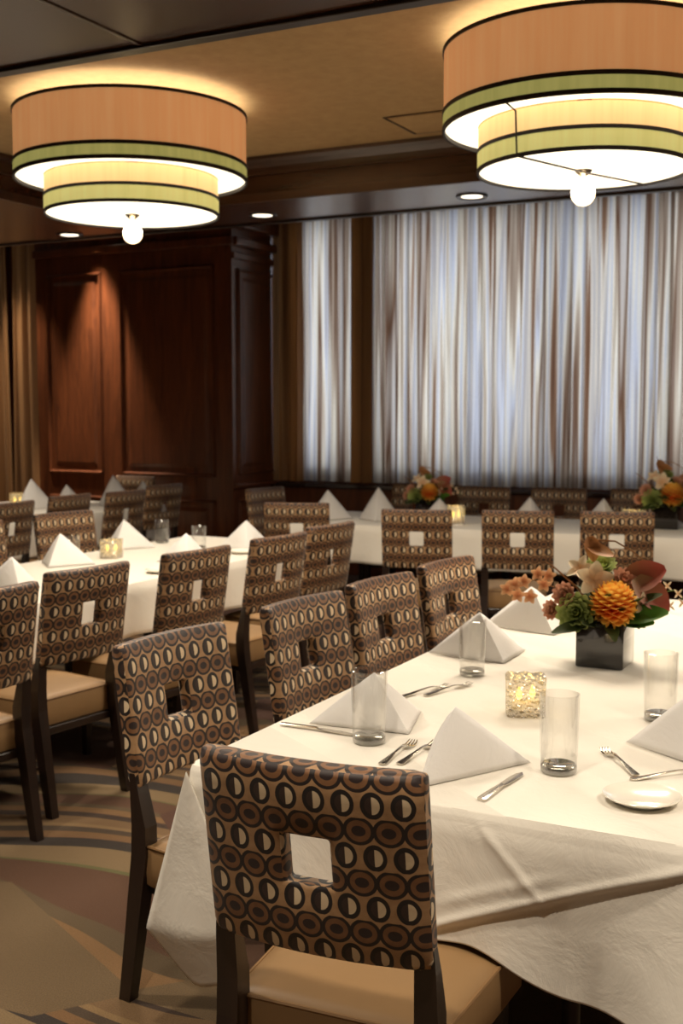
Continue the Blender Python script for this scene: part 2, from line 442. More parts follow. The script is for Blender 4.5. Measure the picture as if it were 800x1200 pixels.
for i, (a0, a1) in enumerate(piers):
    bm = bmesh.new(); box(bm, a0, a1, YC + .12, YG + .2, 1.06, 3.38); struct('trim_%d' % (14 + i), bm, M['wood'])
for i, (a0, a1) in enumerate(panes):
    bm = bmesh.new()
    for q in ((a0, a0 + .035, 1.06, 3.38), (a1 - .035, a1, 1.06, 3.38), (a0, a1, 1.06, 1.10), (a0, a1, 3.34, 3.38)):
        box(bm, q[0], q[1], YG - .03, YG + .03, q[2], q[3])
    wdw = struct('window_%d' % (i + 1), bm, M['espresso'])
    bm = bmesh.new(); box(bm, a0 + .01, a1 - .01, YG + .03, YG + .036, 1.08, 3.36); g = link_mesh('pane', bm, M['sky_pane'], wdw)
bm = bmesh.new(); box(bm, -9.4, -8.62, YG + .04, YG + .1, .7, 2.8); wdw = struct('window_7', bm, M['espresso'])
bm = bmesh.new(); box(bm, -9.34, -8.66, YG + .03, YG + .038, .76, 2.74); link_mesh('pane', bm, M['sky_pane'], wdw)

# ------------------------------------------------------------------ curtains
def curtain(name, x0, x1, y, z0, z1, mat, amp, freq, label, seed, nx=900, nz=26, flare=0.0):
    rnd = random.Random(seed)
    comps = [(freq * rnd.uniform(.75, 1.25), rnd.uniform(0, 6.28), amp * rnd.uniform(.5, 1)) for _ in range(3)] + [(freq * 2.3, rnd.uniform(0, 6), amp * .3), (freq * .31, rnd.uniform(0, 6), amp * .5)]
    bm = bmesh.new(); uvl = bm.loops.layers.uv.new('UVMap'); rows = []
    for j in range(nz + 1):
        v = j / nz; row = []
        for i in range(nx + 1):
            u = i / nx; x = x0 + (x1 - x0) * u
            dy = 0
            for k, (f_, p_, a_) in enumerate(comps):
                ph_ = x * 2 * PI * f_ + p_ + .5 * math.sin(v * 2.2 + k) * (1 - v)
                dy += a_ * math.sin(ph_)
            dx = .6 * amp * math.cos(x * 2 * PI * freq * 1.1 + comps[0][1] + .4 * v)
            k_ = .75 + .35 * (1 - v)
            row.append((bm.verts.new((x + dx * k_ + flare * (1 - v) * (u - .5), y + dy * k_, z0 + (z1 - z0) * v)), x * 1.0, z0 + (z1 - z0) * v))
        rows.append(row)
    for j in range(nz):
        for i in range(nx):
            q = (rows[j][i], rows[j][i + 1], rows[j + 1][i + 1], rows[j + 1][i])
            f_ = bm.faces.new([c_[0] for c_ in q])
            for l, c_ in zip(f_.loops, q): l[uvl].uv = (c_[1], c_[2])
    o = link_mesh(name, bm, mat, None, True, 180)
    return tag(o, label, 'curtain')
curtain('window_curtain', -5.80, -1.0, YC - .03, .90, 3.42, M['curtain'], .020, 7.5, 'long sheer grey and cream striped curtain across the wide window', 3)
curtain('side_drape', -5.93, -5.60, YC - .13, .90, 3.42, M['drape_brown'], .02, 8, 'narrow bronze drape bunched at the left end of the sheer curtain', 5, 120)
curtain('brown_drape', -5.08, -4.84, YC - .11, .90, 3.42, M['drape_brown'], .022, 8, 'narrow dark brown drape hanging over the broad pier between window panes', 8, 90)
curtain('corner_drape', -8.66, -8.34, YP + .02, .05, ZH - .02, M['drape_brown'], .035, 7, 'gold brown drape against the left end of the dark wood panelling', 9, 160, flare=.1)
curtain('far_drape', -9.0, -8.72, YP + .05, .05, ZH - .02, M['drape_brown'], .035, 7, 'bronze drape at the left picture edge beside a bright window gap', 13, 140, flare=.1)

# ------------------------------------------------------------------ lamps
def drum_lamp(x, y, label, dark_line=False, group='two tier drum lights on the tray ceiling'):
    t_ = thing('drum_ceiling_light', label, 'ceiling light', (x, y, ZT), 0, group)
    z = lambda a_: a_ - ZT
    bm = bmesh.new(); lathe(bm, [(0, z(ZT)), (.07, z(ZT)), (.07, z(3.04)), (.03, z(3.03)), (.03, z(2.53)), (0, z(2.53))], 32)
    link_mesh('mounting_plate', bm, M['nickel'], t_, True)
    def ring(name, r0, z0, z1, mat, th=.006):
        bm = bmesh.new(); lathe(bm, [(r0 - th, z(z0)), (r0, z(z0)), (r0, z(z1)), (r0 - th, z(z1)), (r0 - th, z(z0))], 96)
        return link_mesh(name, bm, mat, t_, True, 30)
    ro, ri = .546, .41
    ring('outer_shade', ro, 2.755, 2.985, M['shade_tan'])
    ring('outer_green_band', ro + .003, 2.70, 2.752, M['shade_green'])
    ring('shade_trim', ro + .006, 2.982, 2.996, M['black_trim'], .012)
    ring('shade_trim', ro + .006, 2.746, 2.762, M['black_trim'], .012)
    ring('shade_trim', ro + .006, 2.684, 2.70, M['black_trim'], .012)
    ring('inner_shade', ri, 2.61, 2.695, M['shade_tan_bright'])
    ring('inner_green_band', ri + .003, 2.537, 2.602, M['shade_green_bright'])
    ring('shade_trim', ri + .005, 2.598, 2.612, M['black_trim'], .01)
    ring('shade_trim', ri + .005, 2.523, 2.537, M['black_trim'], .01)
    bm = bmesh.new(); lathe(bm, [(ri + .002, z(2.700)), (ro - .006, z(2.700)), (ro - .006, z(2.706)), (ri + .002, z(2.706)), (ri + .002, z(2.700))], 96); link_mesh('outer_diffuser', bm, M['diffuser'], t_)
    bm = bmesh.new(); lathe(bm, [(0, z(2.532)), (ri - .006, z(2.532)), (ri - .006, z(2.538)), (0, z(2.538))], 96); link_mesh('lower_diffuser', bm, M['diffuser'], t_)
    # finial: cone, stem, glass ball
    bm = bmesh.new(); lathe(bm, [(.035, z(2.531)), (.03, z(2.524)), (.008, z(2.505)), (.006, z(2.48)), (0, z(2.48))], 24); link_mesh('finial_stem', bm, M['nickel'], t_, True)
    bm = bmesh.new(); bmesh.ops.create_uvsphere(bm, u_segments=24, v_segments=16, radius=.047, matrix=Matrix.Translation((0, 0, z(2.44))))
    link_mesh('finial_ball', bm, M['ball'], t_, True, 180)
    if dark_line:
        bm = bmesh.new(); tube(bm, [(-.14, -.52, z(2.69)), (-.135, -.425, z(2.68)), (-.13, -.42, z(2.52)), (0.03, -.0, z(2.515)), (.12, .20, z(2.515)), (.16, .36, z(2.522))], .004, 6)
        link_mesh('hanging_cord', bm, M['black_trim'], t_, True)  # thin dark line crossing under the diffuser
    # the lamp's own light: down through the diffuser and up over the rim
    def area(nm, zz, size, power, up=False):
        l = bpy.data.lights.new(nm, 'AREA'); l.shape = 'DISK'; l.size = size; l.energy = power; l.color = (1.0, .86, .68)
        o = bpy.data.objects.new(nm, l); COL.objects.link(o); o.parent = t_; o.location = (0, 0, z(zz))
        if up: o.rotation_euler = (PI, 0, 0)
    area('lamp_light', 2.515, .8, LAMP)
    area('uplight', 2.995, 1.07, LAMP * .13, True)
    return t_
t = NT('glowing_ball_glass'); t.base(rgb(255, 240, 205)); t.rough(0.08)
t.b.inputs['Transmission Weight'].default_value = 0.5
t.b.inputs['Emission Color'].default_value = (1, .84, .6, 1); t.b.inputs['Emission Strength'].default_value = 0.35
M['ball'] = t.m
G_L = 'two tier drum lights on the tray ceiling'
drum_lamp(-3.51, 4.665, 'tan and green two tier drum light at upper left, seen whole')
drum_lamp(-1.297, 4.614, 'tan and green drum light at upper right with a dark cord under it', True)
drum_lamp(0.95, 4.75, 'tan and green drum light beyond the right edge of the picture')  # unseen copy of the drums, added for more room light
# recessed downlights
def downlight(x, y, label, power, size=R(100), z0=ZS, blend=.7):
    t_ = thing('recessed_downlight', label, 'downlight', (x, y, z0), 0, 'recessed downlights in the wood soffit')
    bm = bmesh.new(); lathe(bm, [(.062, -.004), (.088, -.009), (.092, -.002), (.092, 0), (.062, 0), (.062, -.004)], 32); link_mesh('trim_ring', bm, M['espresso'], t_, True)
    bm = bmesh.new(); lathe(bm, [(0, -.003), (.064, -.003), (.064, -.001), (0, -.001)], 24); link_mesh('lens', bm, M['downlight'], t_)
    l = bpy.data.lights.new('downlight_beam', 'SPOT'); l.energy = power; l.spot_size = size; l.spot_blend = blend; l.shadow_soft_size = .05; l.color = (1, .86, .68)
    o = bpy.data.objects.new('downlight_beam', l); COL.objects.link(o); o.parent = t_; o.location = (0, 0, -.03)
    return t_
downlight(-3.845, 6.44, 'small lit downlight in the soffit at the left end of the sheer curtain', DOWN)
downlight(-2.448, 6.42, 'small lit downlight in the soffit between the two drum lights, above the sheer curtain', DOWN)
downlight(-5.46, 6.54, 'small lit downlight in the dark soffit left of and below the left drum light', DOWN * 1.6)
downlight(-7.3, 6.5, 'downlight in the soffit outside the left of the picture', DOWN * 2.0)
downlight(-1.0, 6.42, 'downlight in the soffit outside the right of the picture', DOWN)
for i, (x, y) in enumerate([(-2.9, 1.9), (-1.0, 1.2), (0.7, 1.9), (-1.5, -0.6)]):
    downlight(x, y, ['downlight over the near left aisle, above the picture', 'downlight over the nearest chair, above the picture', 'downlight over the near right aisle, outside the picture', 'downlight behind the viewer'][i], DOWN * 2.3, R(120))  # unseen fill lamps, added to light the front cloth from the viewer's side
# wall washer close to the panelling
downlight(-7.48, YP - .22, 'downlight grazing the wood panelling on the far left', 850, R(46), ZH, .9)
downlight(-8.55, YP - .45, 'downlight above the gold brown drape at the far left', 260, R(70), ZH, .9)  # added lamp that only brightens the drapes here

# access hatch in the plaster
t_ = thing('ceiling_hatch', 'faint square access hatch in the beige ceiling beside the right drum light', 'hatch', (-2.37, 5.68, ZT - .001))
bm = bmesh.new(); box(bm, -.18, .18, -.18, .18, -.006, 0, .002, 1); link_mesh('hatch_panel', bm, M['plaster'], t_)
bm = bmesh.new()
for q in ((-.2, .2, -.2, -.19), (-.2, .2, .19, .2), (-.2, -.19, -.2, .2), (.19, .2, -.2, .2)): box(bm, q[0], q[1], q[2], q[3], -.004, 0)
link_mesh('hatch_frame', bm, M['trim'], t_)

# ------------------------------------------------------------------ chairs
def make_chair(label):
    c = thing('dining_chair', label, 'chair', (0, 0, 0), 0, None)
    # backrest: padded slab with a square hole, gently curved, leaning back
    W, H, T, hole = .47, .375, .055, .046
    hx = .223; zc = .79; zlo = .60; zhi = .975
    xs = [-hx + .0, -hx * .93, -hx * .75, -hx * .5, -hx * .32, -hole, 0, hole, hx * .32, hx * .5, hx * .75, hx * .93, hx]
    zs = [zlo, zlo + .014, zlo + .06, zlo + .1, zc - hole, zc, zc + hole, zhi - .1, zhi - .06, zhi - .014, zhi]
    bm = bmesh.new(); uvl = bm.loops.layers.uv.new('UVMap')
    def P_(i, k, s):
        x, z_ = xs[i], zs[k]
        ex = min(1, (hx - abs(x)) / .03); ez = min(1, min(zhi - z_, z_ - zlo) / .03)
        e_ = (1 - (1 - ex) ** 2) ** .5 if ex < 1 else 1; e2 = (1 - (1 - ez) ** 2) ** .5 if ez < 1 else 1
        th = T / 2 * (.62 + .38 * min(e_, e2))
        if abs(abs(x) - hole) < 1e-6 and abs(z_ - zc) <= hole + 1e-6 or abs(abs(z_ - zc) - hole) < 1e-6 and abs(x) <= hole + 1e-6: th *= .72
        lean = -(z_ - .50) * .16
        curve = -.028 * (1 - (x / hx) ** 2)
        rz_ = 0
        # round the corners in plan
        xx, zz = x, z_
        pass
        return (xx, -.205 + lean + curve + s * th, zz)
    vf = {}; 
    for i in range(len(xs)):
        for k in range(len(zs)):
            for s in (-1, 1): vf[i, k, s] = bm.verts.new(P_(i, k, s))
    def inside(i, k): return xs[i] >= -hole - 1e-6 and xs[i + 1] <= hole + 1e-6 and zs[k] >= zc - hole - 1e-6 and zs[k + 1] <= zc + hole + 1e-6
    cells = [(i, k) for i in range(len(xs) - 1) for k in range(len(zs) - 1) if not inside(i, k)]
    cs = set(cells)
    for i, k in cells:
        bm.faces.new((vf[i, k, 1], vf[i, k + 1, 1], vf[i + 1, k + 1, 1], vf[i + 1, k, 1]))
        bm.faces.new((vf[i, k, -1], vf[i + 1, k, -1], vf[i + 1, k + 1, -1], vf[i, k + 1, -1]))
        for (di, dk, a_, b_) in ((-1, 0, (i, k), (i, k + 1)), (1, 0, (i + 1, k + 1), (i + 1, k)), (0, -1, (i + 1, k), (i, k)), (0, 1, (i, k + 1), (i + 1, k + 1))):
            if (i + di, k + dk) not in cs:
                bm.faces.new((vf[a_[0], a_[1], -1], vf[b_[0], b_[1], -1], vf[b_[0], b_[1], 1], vf[a_[0], a_[1], 1]))
    hv = [v for v in bm.verts if not v.link_faces]
    bmesh.ops.delete(bm, geom=hv, context='VERTS')
    bmesh.ops.recalc_face_normals(bm, faces=bm.faces)
    # crisp but rounded edges around front/back borders
    es = [e for e in bm.edges if len(e.link_faces) == 2 and e.calc_face_angle() > R(60)]
    bmesh.ops.bevel(bm, geom=es, offset=.010, segments=3, affect='EDGES', profile=.5)
    bm.normal_update()
    for f_ in bm.faces:
        n = f_.normal
        for l in f_.loops:
            q = l.vert.co
            if abs(n.y) >= abs(n.x) * .9 and abs(n.y) >= abs(n.z) * .9: l[uvl].uv = (q.x * (1 if n.y < 0 else -1), q.z)
            elif abs(n.x) > abs(n.z): l[uvl].uv = (q.y + .01, q.z)
            else: l[uvl].uv = (q.x, q.y - .02)
    link_mesh('backrest', bm, M['ring'], c, True, 50)
    # seat: upholstered box with crowned top
    bm = bmesh.new(); n = 14; grid = []
    zt_, zb = .45, .335
    def plan(u, v):
        y = -.185 + .45 * v; half = .215 + .03 * v
        x = (2 * u - 1) * half
        y += .03 * (v) * (1 - (2 * u - 1) ** 2)
        return x, y
    for j in range(n + 1):
        row = []
        for i in range(n + 1):
            u, v = i / n, j / n; x, y = plan(u, v)
            m = min(u, 1 - u, v, 1 - v) * 2
            row.append(bm.verts.new((x, y, zt_ + .026 * (1 - (1 - m) ** 3))))
        grid.append(row)
    for j in range(n):
        for i in range(n): bm.faces.new((grid[j][i], grid[j][i + 1], grid[j + 1][i + 1], grid[j + 1][i]))
    ring_ = [grid[0][i] for i in range(n + 1)] + [grid[j][n] for j in range(1, n + 1)] + [grid[n][i] for i in range(n - 1, -1, -1)] + [grid[j][0] for j in range(n - 1, 0, -1)]
    prev = ring_
    for (k_, zz) in ((1.012, zt_ - .01), (1.016, zt_ - .05), (1.008, zb + .01), (.97, zb)):
        cur = [bm.verts.new((q.co.x * k_, .03 + (q.co.y - .03) * k_, zz)) for q in ring_]
        for i in range(len(ring_)): bm.faces.new((prev[i], cur[i], cur[(i + 1) % len(cur)], prev[(i + 1) % len(cur)]))
        prev = cur
    bm.faces.new(list(reversed(prev)))
    bmesh.ops.recalc_face_normals(bm, faces=bm.faces)
    pts = [v.co.copy() for v in ring_]
    st = link_mesh('seat', bm, M['seat'], c, True, 60)
    bm = bmesh.new(); pts = [Vector((q.x * 1.012, .03 + (q.y - .03) * 1.012, zt_ - .002)) for q in pts]; pts.append(pts[0]); tube(bm, pts, .0045, 6, False); link_mesh('piping', bm, M['piping'], st, True)
    # legs
    for s in (-1, 1):
        bm = bmesh.new()
        prof = [(0, -.272, .017, .019), (.2, -.24, .02, .022), (.42, -.206, .023, .026), (.5, -.205, .023, .024), (.59, -.220, .021, .015), (.64, -.229, .018, .009)]
        rings = []
        for z_, y_, wx, wy in prof:
            x_ = s * (.205 - (.0 if z_ > .4 else 0))
            rings.append([bm.verts.new((x_ + a_ * wx, y_ + b_ * wy, z_)) for a_, b_ in ((-1, -1), (1, -1), (1, 1), (-1, 1))])
        for a_, b_ in zip(rings, rings[1:]):
            for i in range(4): bm.faces.new((a_[i], a_[(i + 1) % 4], b_[(i + 1) % 4], b_[i]))
        bm.faces.new(list(reversed(rings[0]))); bm.faces.new(rings[-1])
        link_mesh('leg', bm, M['espresso'], c)
        bm = bmesh.new(); x_ = s * .205
        prism(bm, [(x_ - .014, .215, 0), (x_ + .014, .215, 0), (x_ + .014, .243, 0), (x_ - .014, .243, 0)], [(x_ - .021, .205, .34), (x_ + .021, .205, .34), (x_ + .021, .247, .34), (x_ - .021, .247, .34)])
        link_mesh('leg', bm, M['espresso'], c)
    bm = bmesh.new(); box(bm, -.19, .19, -.2, .23, .305, .338, .004, 1); link_mesh('seat_frame', bm, M['espresso'], c)
    return c

CH = []
proto = None
def chair(cx, cy, rz, label, group):
    """(cx, cy): centre of the top of the backrest"""
    global proto
    a_ = R(rz); yo = -.205 - .0755 - .022
    loc = (cx + yo * math.sin(a_), cy - yo * math.cos(a_), 0)   # origin = C - Rot*(0,yo)
    if proto is None:
        proto = make_chair(label); proto.location = loc; proto.rotation_euler = (0, 0, a_); proto['group'] = group; index_kids(proto); o = proto
    else: o = dup(proto, loc, a_, label, group)
    CH.append((loc, rz)); return o
g1 = 'chairs along the left side of the near table'
chair(-.993, 1.80, 3, 'ring patterned chair at the near end of the big front table, largest in the picture', 'chair at the head of the near table')
chair(-1.93, 2.69, -96, 'ring patterned chair left of the front table, pulled out, legs in full view', g1)
chair(-1.895, 3.39, -96, 'ring patterned chair at the left side of the front table, second from the front', g1)
chair(-1.87, 3.94, -96, 'ring patterned chair at the left side of the front table, third from the front', g1)
chair(-1.845, 4.53, -96, 'ring patterned chair at the left side of the front table, farthest of its row', g1)
g2 = 'chairs along the near side of the left table'
chair(-2.95, 3.08, 83, 'ring patterned chair cut by the left picture edge, nearest at the left table', g2)
chair(-3.01, 3.70, 83, 'ring patterned chair at the left table, second in the row from the viewer', g2)
chair(-2.95, 4.385, 83, 'ring patterned chair, third from the viewer in the row at the left table', g2)
chair(-2.92, 5.07, 84, 'ring patterned chair, fourth in the row beside the left table', g2)
chair(-2.96, 5.70, 84, 'narrow looking ring patterned chair at the far end of the row beside the left table', g2)
g3 = 'chairs on the far side of the left table'
chair(-4.82, 4.87, -92, 'blurred ring patterned chair at the left picture edge behind the left table', g3)
chair(-4.80, 5.62, -100, 'blurred ring patterned chair turned askew behind the left table, under a folded napkin', g3)
g4 = 'chairs along the near side of the back left table'
chair(-5.60, 6.08, 92, 'distant ring patterned chair at the left picture edge by the back left table', g4)
chair(-5.70, 6.80, 90, 'distant ring patterned chair just left of the white cloth gap at the back left table', g4)
chair(-5.62, 7.36, 88, 'distant ring patterned chair just right of the white cloth gap at the back left table', g4)
chair(-5.80, 8.12, 86, 'distant ring patterned chair standing rightmost beside the back left table', g4)
chair(-6.78, 9.02, 180, 'distant ring patterned chair between the back left table and the wood panelling', 'chair at the far end of the back left table')
g5 = 'chairs along the near side of the window table'
chair(-3.87, 6.90, 20, 'ring patterned chair leftmost on the near side of the window table', g5)
chair(-2.93, 6.76, 16, 'ring patterned chair on the near side of the window table below the small flower arrangement', g5)
chair(-2.34, 6.98, 16, 'ring patterned chair at the window table with its tan seat in full view', g5)
chair(-1.77, 7.18, 14, 'ring patterned chair on the near side of the window table, behind the big flower arrangement', g5)
chair(-4.86, 8.12, -100, 'ring patterned chair at the left end of the window table', 'chair at the left end of the window table')
g6 = 'chairs on the far side of the window table'
chair(-3.98, 9.22, 178, 'ring patterned chair under the windows, mostly behind the small flower arrangement', g6)
chair(-3.34, 9.12, 182, 'ring patterned chair under the windows, left of the tall white napkin', g6)
chair(-2.74, 9.22, 184, 'ring patterned chair under the windows, directly right of a pointed napkin', g6)
chair(-2.13, 9.36, 184, 'ring patterned chair under the windows, rightmost, above a glowing candle', g6)

# ------------------------------------------------------------------ tables with draped cloths
ZTB = .76
def table(x0, x1, y0, y1, rz, lab_t, lab_c, D=.25, Dc=.5, front=False, seed=1):
    cx, cy = (x0 + x1) / 2, (y0 + y1) / 2; hx, hy = (x1 - x0) / 2, (y1 - y0) / 2
    t_ = thing('banquet_table', lab_t, 'table', (cx, cy, 0), R(rz), 'banquet tables under white cloths')
    bm = bmesh.new(); box(bm, -hx + .012, hx - .012, -hy + .012, hy - .012, ZTB - .032, ZTB - .006, .004, 1); link_mesh('tabletop', bm, M['espresso'], t_)
    for sx in (-1, 1):
        for sy in (-1, 1):
            bm = bmesh.new(); X_, Y_ = sx * (hx - .36), sy * (hy - .3); tube(bm, [(X_, Y_, 0), (X_, Y_, ZTB - .032)], .022, 12); link_mesh('leg', bm, M['espresso'], t_, True)
    # cloth
    bm = bmesh.new(); rnd = random.Random(seed)
    r = .02
    per = []   # perimeter samples: (x, y, nx, ny, dist to corner)
    step = .007 if front else .04
    def side(ax, ay, bx_, by_, nx_, ny_):
        L = math.hypot(bx_ - ax, by_ - ay); n = max(8, int(L / step))
        for i in range(n + 1):
            t1 = i / n
            per.append((ax + (bx_ - ax) * t1, ay + (by_ - ay) * t1, nx_, ny_, min(t1, 1 - t1) * L, L))
    def corner(cx_, cy_, a0):
        for i in range(1, 8):
            an = a0 + PI / 2 * i / 8
            per.append((cx_ + r * math.cos(an), cy_ + r * math.sin(an), math.cos(an), math.sin(an), 0.0, 0))
    side(-hx + r, -hy, hx - r, -hy, 0, -1); corner(hx - r, -hy + r, -PI / 2)
    side(hx, -hy + r, hx, hy - r, 1, 0); corner(hx - r, hy - r, 0)
    side(hx - r, hy, -hx + r, hy, 0, 1); corner(-hx + r, hy - r, PI / 2)
    side(-hx, hy - r, -hx, -hy + r, -1, 0); corner(-hx + r, -hy + r, PI)
    N = len(per); nv = 72 if front else 12
    cols = []
    ph0 = rnd.uniform(0, 6)
    for i, (x, y, nx_, ny_, dc, L) in enumerate(per):
        q = min(1.0, dc / .3)
        if front and ny_ < -.9:
            e_ = max(0, min(1, (x - .10) / .24)); D_ = D + .085 * e_ * e_ * (3 - 2 * e_)
        else: D_ = D
        dcc = Dc if not (front and x < 0 and y < 0) else D - .02
        drop = D_ + (dcc - D_) * ((1 - q) ** (2.2))
        if L == 0: drop = dcc
        s = i * .05
        s = (x * abs(ny_) + y * abs(nx_))
        col = []
        for k in range(nv + 1):
            v = k / nv
            cc = math.exp(-(dc / .10) ** 2) * (-.4 if front and x < 0 and y < 0 else 1)
            out = .004 + .012 * math.sin(min(v * 8, PI / 2)) + v * (.018 + .012 * math.sin(s * 9 + ph0) + .008 * math.sin(s * 23 + ph0 * 2)) + v * cc * .05
            z_ = ZTB + .002 - drop * v
            if v < .08: z_ = ZTB + .002 - drop * v * .7; 
            if front and ny_ < -.9:
                # pressed creases and the overlapping edge running diagonally over the end drop
                def line(xa, za, xb, zb, amp, wd, lay=0):
                    tx, tz = xb - xa, zb - za; L_ = math.hypot(tx, tz); tx /= L_; tz /= L_
                    d_ = (x - xa) * tz - (z_ - za) * tx; a2 = (x - xa) * tx + (z_ - za) * tz
                    m_ = max(0, min(1, (a2 + .03) / .08)) * max(0, min(1, (L_ + .03 - a2) / .08))
                    lay_ = lay / (1 + math.exp(-max(-40, min(40, d_ / .006)))) * max(0, min(1, a2 / .1))
                    return m_ * amp * math.exp(-(d_ / wd) ** 2) + lay_
                out += line(-.02, .49, .60, .735, .009, .010, -.012) + line(.13, .74, .27, .60, .005, .009) + line(.04, .56, .30, .66, .003, .012)
                out += v * .005 * math.sin(x * 17 + z_ * 13) + .012
            col.append(bm.verts.new((x + nx_ * out, y + ny_ * out, z_)))
        cols.append(col)
    for i in range(N):
        a_, b_ = cols[i], cols[(i + 1) % N]
        for k in range(nv): bm.faces.new((a_[k], a_[k + 1], b_[k + 1], b_[k]))
    top = bm.faces.new([c_[0] for c_ in cols])
    bmesh.ops.recalc_face_normals(bm, faces=bm.faces)
    o = link_mesh('tablecloth', bm, M['cloth'], None, True, 60)
    o.location = (cx, cy, 0); o.rotation_euler = (0, 0, R(rz))
    so = o.modifiers.new('thickness', 'SOLIDIFY'); so.thickness = .0015; so.offset = 1
    tag(o, lab_c, 'tablecloth', 'white tablecloths')
    return t_
table(-1.56, -.36, 2.28, 5.25, 0, 'long banquet table in the right foreground under a white cloth', 'white tablecloth with diagonal creases on the large front table', .28, .40, True, 3)
table(-4.45, -3.47, 2.3, 6.5, 0, 'long banquet table left of the middle of the room under a white cloth', 'white tablecloth on the long left table behind the row of chairs', .25, .42, False, 5)
table(-7.6, -6.13, 4.2, 8.55, 0, 'banquet table in the back left before the wood panelling', 'white tablecloth on the distant back left table with a yellow candle', .275, .5, False, 6)
table(-4.45, -.9, 7.72, 8.78, 4, 'banquet table along the curtained windows', 'white tablecloth on the table below the sheer curtain', .275, .45, False, 9)

# hanging corner fold of the front cloth, lower left
bm = bmesh.new(); n = 40; m = 14; g = []
for j in range(n + 1):
    v = j / n; row = []
    for i in range(m + 1):
        u = i / m
        zb_ = .205 + (.125 * (.6 - u) / .6 if u < .6 else .035 * (u - .6) / .4)      # pointed hem
        z_ = .752 + (zb_ - .752) * v
        spread = (.752 - z_) / .54
        x = -1.555 - .185 * (1 - u) * spread + .11 * u * min(1, spread * 2.5)
        y = 2.243 - .012 * spread - .022 * math.sin(u * PI) * spread + .05 * (1 - u) * spread
        kink = max(0, (.335 + .04 * u) - z_)
        y += kink * .42
        y += .006 * math.sin(u * 7) * spread
        row.append(bm.verts.new((x, y, z_)))
    g.append(row)
for j in range(n):
    for i in range(m): bm.faces.new((g[j][i], g[j][i + 1], g[j + 1][i + 1], g[j + 1][i]))
bmesh.ops.recalc_face_normals(bm, faces=bm.faces)
o = link_mesh('cloth_corner', bm, M['cloth'], None, True, 180)
so = o.modifiers.new('thickness', 'SOLIDIFY'); so.thickness = .003
CLOTH1 = [q for q in bpy.data.objects if q.name == 'tablecloth'][0]
o.parent = CLOTH1; o.matrix_parent_inverse = CLOTH1.matrix_basis.inverted()

# ------------------------------------------------------------------ napkins
def make_napkin(label, F_=(0, -.115), L_=(-.15, .075), R_=(.15, .075), h=.155):
    """pyramid fold: front ridge falls from the tip to the foot, two wings spread behind"""
    bm = bmesh.new(); n = 12
    A = Vector((0, 0, h)); F_ = Vector((*F_, 0)); L_ = Vector((*L_, 0)); R_ = Vector((*R_, 0)); B_ = (L_ + R_) * .35
    def sheet(P0, P1, P2, bulge, off):
        nrm = (P1 - P0).cross(P2 - P0).normalized(); grid = []
        for i in range(n + 1):
            row = []
            for j in range(i + 1):
                a_ = i / n; b_ = (j / i) if i else 0
                q = P0 * (1 - a_) + (P1 * (1 - b_) + P2 * b_) * a_
                q = q + nrm * (bulge * math.sin(PI * a_) * math.sin(PI * b_) + off)
                q.z = max(q.z, .001)
                row.append(bm.verts.new(q))
            grid.append(row)
        for i in range(n):
            for j in range(i + 1):
                bm.faces.new((grid[i][j], grid[i + 1][j], grid[i + 1][j + 1]))
                if j < i: bm.faces.new((grid[i][j], grid[i + 1][j + 1], grid[i][j + 1]))
    sheet(A, L_, F_, .010, 0); sheet(A, F_, R_, .010, 0)
    A2 = A + Vector((0, .004, -.006))
    sheet(A2, L_ * .9 + B_ * .2, B_, -.006, 0); sheet(A2, B_, R_ * .9 + B_ * .2, -.006, 0)
    bmesh.ops.remove_doubles(bm, verts=bm.verts, dist=.0004)
    o = link_mesh('folded_napkin', bm, M['napkin'], None, True, 50)
    so = o.modifiers.new('thickness', 'SOLIDIFY'); so.thickness = .0035; so.offset = 1
    return tag(o, label, 'napkin')
nproto = None
def napkin(x, y, rz, label, group, s=1.0, sz=1.0):
    global nproto
    if nproto is None: nproto = make_napkin(label); o = nproto
    else: o = nproto.copy(); COL.objects.link(o); o['label'] = label
    o.location = (x, y, ZTB + .0045); o.rotation_euler = (0, 0, R(rz)); o.scale = (s, s, s * sz); o['group'] = group
    return o
gn = 'pyramid napkins on the front table'
TB = dict(F_=(.105, -.045), L_=(-.185, .0), R_=(.10, .19))
def placed(o, x, y, rz, s_=1.0, g_=gn):
    o.location = (x, y, ZTB + .0045); o.rotation_euler = (0, 0, R(rz)); o.scale = (s_, s_, s_); o['group'] = g_
placed(make_napkin('white pyramid napkin behind the tall glass at the left front of the front table', **TB), -1.31, 2.75, 14, .95)
placed(make_napkin('white pyramid napkin nearest the viewer, with one broad smooth face', F_=(-.035, -.128), L_=(-.09, .06), R_=(.125, .165), h=.158), -.972, 2.475, 0)
placed(make_napkin('white pyramid napkin at the left side of the front table beside a short glass', **TB), -1.37, 3.70, 0, 1.0)
placed(make_napkin('white pyramid napkin under the twig of orange blossoms on the front table', **TB), -1.37, 4.26, -6, 1.08)
napkin(-.49, 2.89, 20, 'white pyramid napkin cut by the right picture edge on the front table', gn, 1.15, 1.0)
gn2 = 'pyramid napkins on the left table'
napkin(-3.78, 4.08, 60, 'bright white pyramid napkin at the left picture edge on the left table', gn2, 1.05)
napkin(-4.22, 4.93, 10, 'white pyramid napkin on the far side of the left table beside an upturned glass', gn2, 1.1, 1.0)
napkin(-4.40, 5.72, 10, 'white pyramid napkin just right of the yellow candle on the left table', gn2, 1.1)
napkin(-3.66, 5.30, 40, 'greyish pyramid napkin in front of a dark glass on the left table', gn2, 1.05)
napkin(-3.72, 6.02, 35, 'white pyramid napkin at the right far end of the left table', gn2, 1.1)
gn3 = 'pyramid napkins on the window table'
napkin(-4.18, 7.95, 15, 'distant pyramid napkin leftmost on the window table', gn3, 1.15, 1.25)
